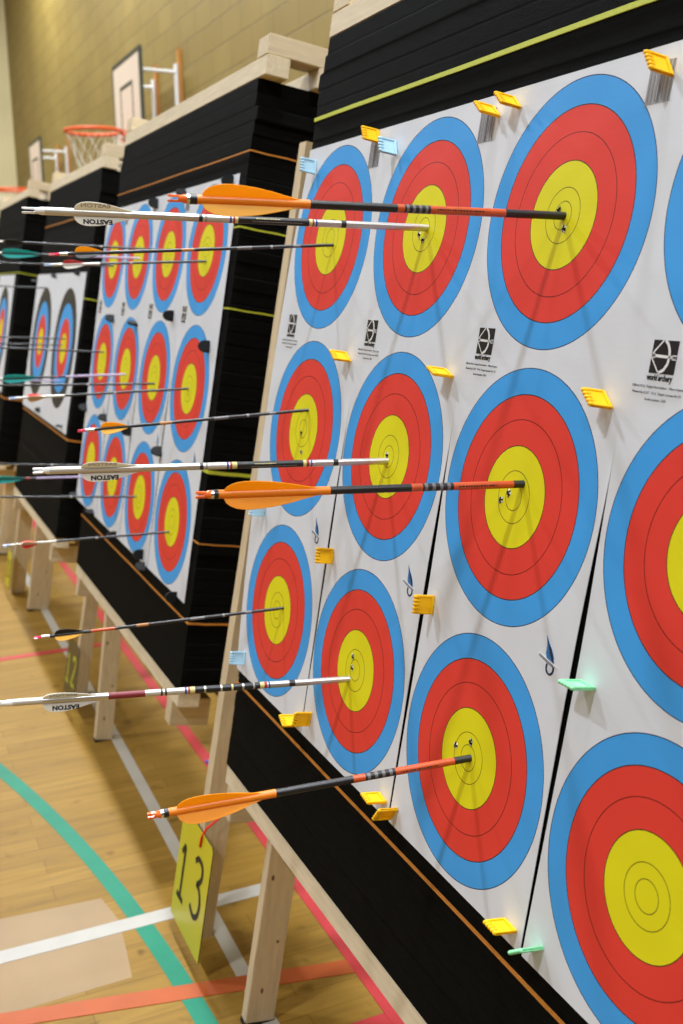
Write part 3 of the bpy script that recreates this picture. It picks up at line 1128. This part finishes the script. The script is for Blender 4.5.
AR = {
'O0': {'P': [0.0029, 0.3226, 0.0], 'D': [-0.1021, -0.1422, 0.9846], 'L': 0.4457, 't': [0.4457, 0.4268, 0.4238, 0.4168, 0.4117, 0.3098, 0.299, 0.2025, 0.1934, 0.1645, 0.0749]},
'O1': {'P': [0.0143, 0.0182, 0.0], 'D': [-0.108, -0.1325, 0.9853], 'L': 0.3816, 't': [0.3816, 0.3658, 0.3626, 0.3579, 0.352, 0.2488, 0.2351, 0.1405, 0.1261, 0.0895, 0.0141]},
'O2': {'P': [0.0045, -0.3213, 0.0], 'D': [-0.0909, -0.1795, 0.9796], 'L': 0.3899, 't': [0.3899, 0.3757, 0.3724, 0.3669, 0.358, 0.2613, 0.2448, 0.1518, 0.1357, 0.0991, 0.0226]},
'W0': {'P': [-0.3142, 0.3244, 0.0], 'D': [-0.102, -0.1379, 0.9852], 'L': 0.5415, 't': [0.5415, 0.5142, 0.4794, 0.4065, 0.3232, 0.277, 0.2743, 0.2703, 0.1731, 0.1675, 0.1618, 0.1278, 0.1207]},
'W1': {'P': [-0.3249, -0.0066, 0.0], 'D': [-0.1068, -0.1355, 0.985], 'L': 0.4936, 't': [0.4936, 0.4723, 0.4328, 0.3557, 0.2759, 0.2342, 0.23, 0.223, 0.1281, 0.1222, 0.1148, 0.0836, 0.0762]},
'W2': {'P': [-0.3375, -0.3415, 0.0], 'D': [-0.1197, -0.1142, 0.9862], 'L': 0.5188, 't': [0.5188, 0.4839, 0.4446, 0.3679, 0.2844, 0.2459, 0.2416, 0.2344, 0.1387, 0.1312, 0.1237, 0.0948, 0.0857]},
'K0': {'P': [-0.6321, 0.3116, 0.0], 'D': [-0.1044, -0.2022, 0.9738], 'L': 0.4601, 't': [0.4601, 0.4437, 0.4317, 0.4211, 0.3786]},
'K1': {'P': [-0.6374, 0.0342, 0.0], 'D': [-0.096, -0.2092, 0.9732], 'L': 0.3861, 't': [0.3861, 0.3736, 0.3595, 0.35, 0.3069]},
'K2': {'P': [-0.6222, -0.312, 0.0], 'D': [-0.0956, -0.1793, 0.9791], 'L': 0.42, 't': [0.42, 0.4075, 0.3949, 0.387, 0.3409]},
'bD0': {'P': [-1.3955, 0.3027, -0.0165], 'D': [-0.1038, -0.189, 0.9765], 'L': 0.3651, 't': [0.3651, 0.3479, 0.3241, 0.3241, 0.2762, 0.2431]},
'bD1': {'P': [-1.4063, 0.0045, -0.0165], 'D': [-0.1003, -0.1846, 0.9777], 'L': 0.4091, 't': [0.4091, 0.3918, 0.3679, 0.3679, 0.3306, 0.2863]},
'bD2': {'P': [-1.4175, -0.3465, -0.0165], 'D': [-0.0999, -0.1705, 0.9803], 'L': 0.3866, 't': [0.3866, 0.371, 0.3443, 0.3443, 0.3084, 0.2652]},
'bC0': {'P': [-1.7403, 0.3378, -0.0165], 'D': [-0.1017, -0.1187, 0.9877], 'L': 0.4271, 't': []},
'bC1': {'P': [-1.718, -0.01, -0.0165], 'D': [-0.1044, -0.1434, 0.9841], 'L': 0.4586, 't': []},
'bC2': {'P': [-1.7636, -0.3232, -0.0165], 'D': [-0.1136, -0.1012, 0.9884], 'L': 0.4561, 't': []},
'bB0': {'P': [-2.0482, 0.3235, -0.0165], 'D': [-0.1024, -0.1284, 0.9864], 'L': 0.3989, 't': [0.3989, 0.3779, 0.3779, 0.2769]},
'bB1': {'P': [-2.0562, -0.0115, -0.0165], 'D': [-0.1021, -0.1699, 0.9802], 'L': 0.362, 't': [0.362, 0.3431, 0.3431, 0.2477]},
'bB2': {'P': [-2.093, -0.29, -0.0165], 'D': [-0.1135, -0.0905, 0.9894], 'L': 0.4316, 't': []},
'bA0': {'P': [-2.3821, 0.3074, -0.0165], 'D': [-0.1029, -0.139, 0.9849], 'L': 0.4299, 't': []},
'bA1': {'P': [-2.3846, 0.0352, -0.0165], 'D': [-0.1062, -0.0988, 0.9894], 'L': 0.4247, 't': []},
'bA2': {'P': [-2.3661, -0.3674, -0.0165], 'D': [-0.1071, -0.1344, 0.9851], 'L': 0.3168, 't': [0.3168, 0.2959, 0.2959, 0.2113]},
}
GO = 'thick orange and black arrows in the third column'
for k, lab, a1 in (('O0', 'orange fletched black and orange arrow in the top spot of the third column', 58),
                   ('O1', 'orange fletched black and orange arrow in the middle spot of the third column', 56),
                   ('O2', 'orange fletched black and orange arrow in the third column bottom spot, above yellow card', 68)):
    A = AR[k]; t = A['t']; n_, cs, bb0, bb1, v0, v1, w1, c1, p1, q1, o1 = t
    bands = [(0, o1, 'carbon'), (o1, q1, 'orange_print')]
    # chequered print, four dark cells with pale ends
    st = (p1 - q1) / 4.0
    bands.append((q1, q1 + .001, 'black_band'))
    for i in range(4):
        bands += [(q1 + .001 + i * st, q1 + (i + .42) * st, 'black_band'), (q1 + (i + .42) * st, q1 + (i + .85) * st, 'check_grey'), (q1 + (i + .85) * st, q1 + .001 + (i + 1) * st, 'black_band')]
    p1 += .001
    bands += [(p1, c1, 'orange_print'), (c1, w1, 'carbon'), (w1, bb1, 'orange_wrap'), (bb1, bb0, 'black_collar'), (bb0, cs, 'silver')]
    arrow(A['P'], A['D'], A['L'], .0045, bands, lab, GO, 'orange_nock', n_ - cs + .001, (v0, v1, .0138, a1, ('orange_vane', 'orange_light' if k == 'O0' else 'orange_vane', 'orange_vane')),
          prints=[(o1 + (q1 - o1) * .30, o1 + (q1 - o1) * .92, 'carbon', 5, .0016)])
GW = 'white fletched silver arrows in the second column'
for k, lab, a1 in (('W0', 'white fletched silver arrow in the top spot of the second column', 48),
                   ('W1', 'white fletched silver arrow in the middle spot of the second column', 44),
                   ('W2', 'white fletched silver arrow in the bottom spot of the second column', 50)):
    A = AR[k]; t = A['t']; n_, cs, v0, v1, p0, w0, rb, y0, y1, rb2, sl, b0, b1 = t
    d = (b0 - b1)
    bands = [(0, b1, 'silver_shaft'), (b1, b0, 'black_band'), (b0, sl, 'silver_shaft'), (sl, sl + .0025, 'blue_band'), (sl + .0025, sl + .0045, 'white_shaft'), (sl + .0045, rb2 + .0012, 'red_band'),
             (rb2 + .0012, y1, 'yellow_band')]
    m_ = (y0 - y1) / 12.0
    pat = ('black_band',) * 12 if k != 'W2' else ('black_band', 'grey_ink', 'black_band', 'silver_shaft', 'black_band', 'yellow_band', 'black_band', 'white_shaft', 'black_band', 'black_band', 'silver_shaft', 'black_band')
    for i, pm in enumerate(pat):
        a_ = y1 + i * m_
        if pm == 'black_band':
            bands.append((a_, a_ + m_, pm))
        else:
            bands += [(a_, a_ + m_ * .35, pm), (a_ + m_ * .35, a_ + m_, 'black_band')]
    bands += [(y0, rb, 'yellow_band'), (rb, rb + .0028, 'red_band'), (rb + .0028, rb + .0045, 'white_shaft'), (rb + .0045, rb + .0075, 'blue_band')]
    if k == 'W2':
        bands += [(rb + .0075, p0 - .010, 'white_shaft'), (p0 - .010, p0 - .007, 'black_band'), (p0 - .007, p0 - .004, 'white_shaft'), (p0 - .004, p0 - .001, 'black_band'), (p0 - .001, .305, 'white_shaft'), (.305, .356, 'red_dark'), (.356, v0, 'silver_shaft'), (v0, cs, 'white_shaft')]
    else:
        bands += [(rb + .0075, p0 - .012, 'white_shaft'), (p0 - .012, p0 - .009, 'grey_ink'), (p0 - .009, p0 - .006, 'white_shaft'), (p0 - .006, p0 - .001, 'black_band'), (p0 - .001, v1, 'silver_shaft'), (v1, cs, 'white_shaft')]
    arrow(A['P'], A['D'], A['L'], .0049, bands, lab, GW, 'white_nock', n_ - cs + .001, (v0, v1, .0125, a1, ('white_vane',) * 3), letters=True,
          prints=[] if k == 'W2' else [(y1 + (y0 - y1) * .42, y1 + (y0 - y1) * .75, 'yellow_band', 25, .0012), (y1 + (y0 - y1) * .1, y1 + (y0 - y1) * .8, 'grey_ink', -20, .0008)])
GB = 'thin black arrows in the first column'
for k, lab, mats_, a1 in (('K0', 'thin black arrow with pink nock, in the first column top spot', ('orange_vane', 'black_vane', 'black_vane'), 75),
                          ('K1', 'thin black arrow with pink nock, in the first column middle spot', ('orange_vane', 'orange_light', 'black_vane'), 70),
                          ('K2', 'thin black arrow with pink nock, in the first column bottom spot', ('black_vane', 'orange_light', 'orange_vane'), 72)):
    A = AR[k]; n_, cs, s1, v0, v1 = A['t']
    bands = [(0, .058, 'carbon'), (.058, .070, 'check_grey'), (.070, .105, 'carbon'), (.105, .109, 'grey_ink'), (.109, .14, 'carbon'), (.14, .165, 'check_grey'), (.165, .235, 'carbon'), (.235, .255, 'tan_print'),
             (.255, .29, 'carbon'), (.29, v1 - .012, 'orange_print') if k == 'K2' else (.29, v1 - .012, 'carbon'), (v1 - .012, s1, 'carbon'), (s1, cs, 'silver')]
    arrow(A['P'], A['D'], A['L'], .0027, bands, lab, GB, 'pink_nock', n_ - cs + .001, (v0, v1, .0085, a1, mats_))
GF = 'thin arrows in the second butt'


def far_arrow(k, lab, nock_m, vane_m, a1, wrap=None, r=.0029, hv=.0085, body='carbon', tail=None):
    A = AR[k]; t = A['t']; Ln = A['L']
    if t:
        n_, cs, v0, v1 = t[0], t[1], t[2], t[3]
        if len(t) == 6:
            v0, v1 = t[3], t[4]
    else:
        n_, cs, v0, v1 = Ln, Ln - .014, Ln - .020, Ln - .065
    bands = [(0, .17, body)]
    if tail:
        bands += [(.17, .19, 'carbon'), (.19, .20, 'red_band'), (.20, v1, 'carbon')]
        bands[0] = (0, .17, tail)
    else:
        bands += [(.17, .176, 'grey_ink'), (.176, (t[5] if len(t) == 6 else v1), 'carbon')]
        if len(t) == 6:
            bands.append((t[5], v1, wrap or 'white_shaft'))
    bands += [(v1, cs, wrap or 'carbon')]
    arrow(A['P'], A['D'], Ln, r, bands, lab, GF, nock_m, n_ - cs + .001, (v0, v1, hv, a1, vane_m))


far_arrow('bD0', 'arrow with red over white vanes, second butt right column top spot', 'blue_nock', ('red_vane', 'white_vane', 'red_vane'), 60, 'white_shaft')
far_arrow('bD1', 'arrow with beige vane, second butt right column middle spot', 'blue_nock', ('beige_vane', 'beige_vane', 'red_vane'), 20, 'white_shaft')
far_arrow('bD2', 'arrow with red lower vane, second butt right column bottom spot', 'blue_nock', ('beige_vane', 'red_vane', 'red_vane'), 35, 'white_shaft')
far_arrow('bC0', 'plain black arrow in the top spot of the second butt third column', 'white_nock', ('black_vane',) * 3, 30)
far_arrow('bC1', 'plain black arrow in the middle spot of the second butt third column', 'white_nock', ('black_vane',) * 3, 30)
far_arrow('bC2', 'plain black arrow in the bottom spot of the second butt third column', 'white_nock', ('black_vane',) * 3, 30)
far_arrow('bB0', 'teal fletched arrow in the top spot of the second butt second column', 'white_nock', ('teal_vane',) * 3, 55, None, .0032, .0115, tail='purple_print')
far_arrow('bB1', 'teal fletched arrow in the middle spot of the second butt second column', 'white_nock', ('teal_vane',) * 3, 55, None, .0032, .0105, tail='purple_print')
far_arrow('bB2', 'plain dark arrow in the bottom spot of the second butt second column', 'white_nock', ('black_vane',) * 3, 30)
far_arrow('bA0', 'plain dark arrow in the top spot of the second butt far left column', 'white_nock', ('black_vane',) * 3, 30)
far_arrow('bA1', 'plain dark arrow in the middle spot of the second butt far left column', 'white_nock', ('black_vane',) * 3, 30)
far_arrow('bA2', 'teal fletched arrow in the bottom spot of the second butt far left column', 'white_nock', ('teal_vane',) * 3, 50, None, .0032, .0115, tail='purple_print')
# arrows in the third butt
GT = 'dark arrows in the third butt'
for i, (u, v, mk, lab) in enumerate([(-3.07, .046, 'carbon', 'dark arrow just above the centre of the right roundel on the third butt'),
                               (-3.11, .020, 'carbon', 'dark arrow at the centre of the right roundel on the third butt'),
                               (-3.07, -.115, 'purple_print', 'lilac arrow low in the right roundel on the third butt'),
                               (-3.63, .235, 'carbon', 'dark arrow high in the left roundel on the third butt')]):
    arrow((u, v, .001), (-.105, -.135, .985), .46, .0030, [(0, .2, mk), (.2, .206, 'grey_ink'), (.206, .446, 'carbon')], lab, GT, 'white_nock', .015, (.44, .395, .0085, 30, ('black_vane',) * 3), R(1.0))

# ---------------------------------------------------------------- number cards
def stroke(mb, pts, wd, z, mi):
    l, r = [], []
    n = len(pts)
    for i, p in enumerate(pts):
        a, c = pts[max(i - 1, 0)], pts[min(i + 1, n - 1)]
        d = Vector((c[0] - a[0], c[1] - a[1])).normalized()
        k = wd / 2
        l.append((p[0] - d.y * k, p[1] + d.x * k)); r.append((p[0] + d.y * k, p[1] - d.x * k))
    vs = [(x, y, z) for x, y in l] + [(x, y, z) for x, y in r]
    mb.add(vs, [(n + i, n + i + 1, i + 1, i) for i in range(n - 1)], mi)


def curve(pts, per=6):
    out = []
    P = [pts[0]] + list(pts) + [pts[-1]]
    for i in range(1, len(P) - 2):
        for k in range(per):
            t = k / per
            q = []
            for c in (0, 1):
                a, b_, c_, d_ = P[i - 1][c], P[i][c], P[i + 1][c], P[i + 2][c]
                q.append(.5 * (2 * b_ + (c_ - a) * t + (2 * a - 5 * b_ + 4 * c_ - d_) * t * t + (3 * b_ - a - 3 * c_ + d_) * t ** 3))
            out.append(tuple(q))
    out.append(pts[-1])
    return out


DIG = {'1': [[(-.013, .032), (.000, .050), (.002, .050), (.001, -.045)], [(-.016, -.046), (.018, -.046)]],
       '3': [curve([(-.020, .040), (-.006, .051), (.014, .046), (.016, .026), (.002, .010), (-.004, .008)]), curve([(-.004, .008), (.012, .004), (.022, -.016), (.016, -.040), (-.002, -.050), (-.022, -.040)])],
       '2': [curve([(-.018, .032), (-.008, .048), (.012, .046), (.018, .026), (.006, .000), (-.018, -.044), (-.020, -.047)]), [(-.020, -.046), (.022, -.046)]]}


def number_card(digits, pos, w, card, ink, label, width=.20, height=.245, cord=True, cut=.008, lean_z=0.0):
    """card hanging on the post front; pos = (u, v) of its centre"""
    root = thing('number_card', label, 'number sign', plane_mat(pos[0], pos[1] - height / 2, w) @ Matrix.Rotation(lean_z, 4, 'Z'), 'lane number cards')
    mb = MB()
    x, y = width / 2, height
    mb.prism([(-x, 0), (x, 0), (x, y - cut), (x - cut, y), (-x, y)], 0, .0022, 0, 1)
    mb.build('card', [M[card], M['sign_edge']], root)
    for q, dg in enumerate(digits):
        md = MB()
        for st in DIG[dg]:
            stroke(md, [(px_ * width / .155, py_ * height / .205) for px_, py_ in st],   .0125, 0, 0)
        md.build('numeral', M[ink], root, (width * (-.29 + q * .48), height * (.46 + q * .06), .0028))
    if not cord:
        return root
    mb = MB()
    mb.tube([(.030, y - .032, .0042), (.034, y - .008, .0046), (.035, y + .012, -.004), (.030, y + .030, -.030), (.020, y + .034, -.0355)], .0026, 6)
    mb.build('cord', M['string'], root)
    return root


number_card('13', (-.9755, -1.0235), -.032, 'sign_y', 'ink', 'yellow card with black number thirteen hung on the nearest post', .209, .257)
number_card('12', (-2.385, -1.030), -.032, 'sign_k', 'strap_y', 'black card with yellow numerals hung on the post beside the second butt', .185, .20, cord=False)
number_card('11', (-3.92, -1.06), -.022, 'sign_y', 'ink', 'small yellow card on the far post left of the third butt', .13, .17, cord=False)

# ---------------------------------------------------------------- practice hoops on the wall
def hoop_unit(x0, x1, zt, zb, yb, zr, label):
    xc = (x0 + x1) / 2
    root = thing('basketball_hoop', label, 'basketball hoop', (xc, WALL_Y, zb), 'practice hoops on the block wall')
    w = (x1 - x0) / 2
    h = zt - zb
    dy = yb - WALL_Y
    mb = MB()
    mb.box((-w, dy, 0), (w, dy + .022, h), bev=.003)
    bo = mb.build('backboard', M['board'], root)
    mb = MB()
    y_ = dy - .0015
    for a, c in (((-w, 0), (-w + .035, h)), ((w - .035, 0), (w, h)), ((-w + .035, h - .035), (w - .035, h)), ((-w + .035, 0), (w - .035, .035))):
        mb.box((a[0] - .0015, y_, a[1] - .0015), (c[0] + .0015, dy + .0235, c[1] + .0015))
    iw, it, ib = .225, h - .215, h - .66
    for a, c in (((-iw, ib), (-iw + .03, it)), ((iw - .03, ib), (iw, it)), ((-iw + .03, it - .03), (iw - .03, it)), ((-iw + .03, ib), (iw - .03, ib + .03))):
        mb.box((a[0], y_, a[1]), (c[0], dy + .001, c[1]))
    mb.build('painted_border', M['board_line'], bo)
    # rim and net
    rr = .235
    cy, cz = dy - .065 - rr, zr - zb
    mb = MB()
    ring = [(rr * math.cos(2 * math.pi * k / 40), cy + rr * math.sin(2 * math.pi * k / 40), cz) for k in range(40)]
    mb.tube(ring, .0155, 8, closed=True)
    mb.tube([(-.10, cy + rr * .9, cz), (-.10, dy, cz)], .009, 6)
    mb.tube([(.10, cy + rr * .9, cz), (.10, dy, cz)], .009, 6)
    mb.tube([(-.10, cy + rr * .9, cz - .01), (-.06, dy, cz - .09)], .007, 6)
    mb.tube([(.10, cy + rr * .9, cz - .01), (.06, dy, cz - .09)], .007, 6)
    mb.box((-.11, dy - .006, cz - .02), (.11, dy, cz + .012))
    mb.build('rim', M['rim'], root)
    mb = MB()
    lev = [(0, rr - .004), (.10, rr * .84), (.20, rr * .70), (.30, rr * .60), (.40, rr * .56)]
    nn = 12
    for i in range(len(lev) - 1):
        for k in range(nn):
            for s_ in (-.5, .5):
                a0 = 2 * math.pi * (k + .5 * (i % 2)) / nn
                a1 = a0 + s_ * 2 * math.pi / nn
                (d0, r0), (d1, r1) = lev[i], lev[i + 1]
                mb.tube([(r0 * math.cos(a0), cy + r0 * math.sin(a0), cz - d0), (r1 * math.cos(a1), cy + r1 * math.sin(a1), cz - d1)], .0022, 4)
    mb.build('net', M['net'], root)
    # steel arms back to two timber battens on the wall
    for s_ in (-1, 1):
        xb = s_ * .375
        mb = MB()
        mb.box((xb - .03, -.030, -.25), (xb + .03, -.001, h + .02), bev=.003)
        mb.build('wall_batten', M['batten'], root)
        mb = MB()
        mb.tube([(xb, -.046, h - .10), (xb, -.046, -.20)], .018, 8)
        for z_ in (h - .165, h - .72):
            mb.tube([(s_ * .40, dy + .02, z_), (xb, -.046, z_)], .016, 8)
        mb.build('bracket', M['bracket'], root)
    return root


hoop_unit(-8.84, -7.845, 3.285, 2.42, 1.57, 2.675, 'basketball hoop with white backboard and orange rim on the wall behind the second butt')
hoop_unit(-13.95, -13.03, 3.21, 2.38, 1.57, 2.60, 'smaller looking basketball hoop farther away on the wall behind the far butts')

mb = MB()
mb.tube([(-.012, -.004, .004), (.002, .002, .0045), (.014, .004, .004)], .0038, 8)
mb.lathe([(.0045, 0), (.006, .001), (.0055, .006), (.003, .0075)], 10, mat=Matrix.Translation((.015, .004, 0)))
bs = mb.build('plastic_scrap', plain('blue_plastic', (.05, .12, .55, 1), .35, .4), None, (-1.83, .150, .0018))
tag(bs, 'tiny blue plastic scrap lying on the red court line between the butts', 'scrap')

# ---------------------------------------------------------------- light
def lamp(x, y, power, rad=.22):
    l = bpy.data.lights.new('hall_lamp', 'AREA')
    l.shape = 'DISK'
    l.size = 2 * rad
    l.energy = power
    l.color = (.93, .985, 1.06)
    o = bpy.data.objects.new('hall_lamp', l)
    COL.objects.link(o)
    o.location = (x, y, 6.7)
    return o


for x in (5.1, .66, -3.8, -8.2, -12.6):
    lamp(x, -3.7, 208 if x < 5 else 110)
    lamp(x - 1.0, .66, 280)
w = bpy.data.worlds.new('World')
bpy.context.scene.world = w
w.use_nodes = True
w.node_tree.nodes['Background'].inputs[0].default_value = (.90, .97, 1.06, 1)
w.node_tree.nodes['Background'].inputs[1].default_value = .10

# ---------------------------------------------------------------- camera
cam = bpy.data.cameras.new('camera')
co = bpy.data.objects.new('camera', cam)
COL.objects.link(co)
cam.sensor_fit = 'AUTO'
cam.sensor_width = 36
cam.lens = 1044.3 / 1024 * 36
cam.clip_start = .02
cam.clip_end = 100
rx, ry, rz = (.41241, .91093, -.01103), (.19378, -.09955, -.97598), (-.89015, .40036, -.21758)   # right, down, forward
co.matrix_world = Matrix(((rx[0], -ry[0], -rz[0], 1.0077), (rx[1], -ry[1], -rz[1], -.6747), (rx[2], -ry[2], -rz[2], 1.4317), (0, 0, 0, 1)))
cam.dof.use_dof = True
cam.dof.focus_distance = 1.30
cam.dof.aperture_fstop = 6.4
sc = bpy.context.scene
sc.camera = co
sc.view_settings.view_transform = 'Standard'
sc.view_settings.look = 'None'
sc.view_settings.gamma = 1.0
sc.view_settings.exposure = 0.0
sc.view_settings.use_curve_mapping = False
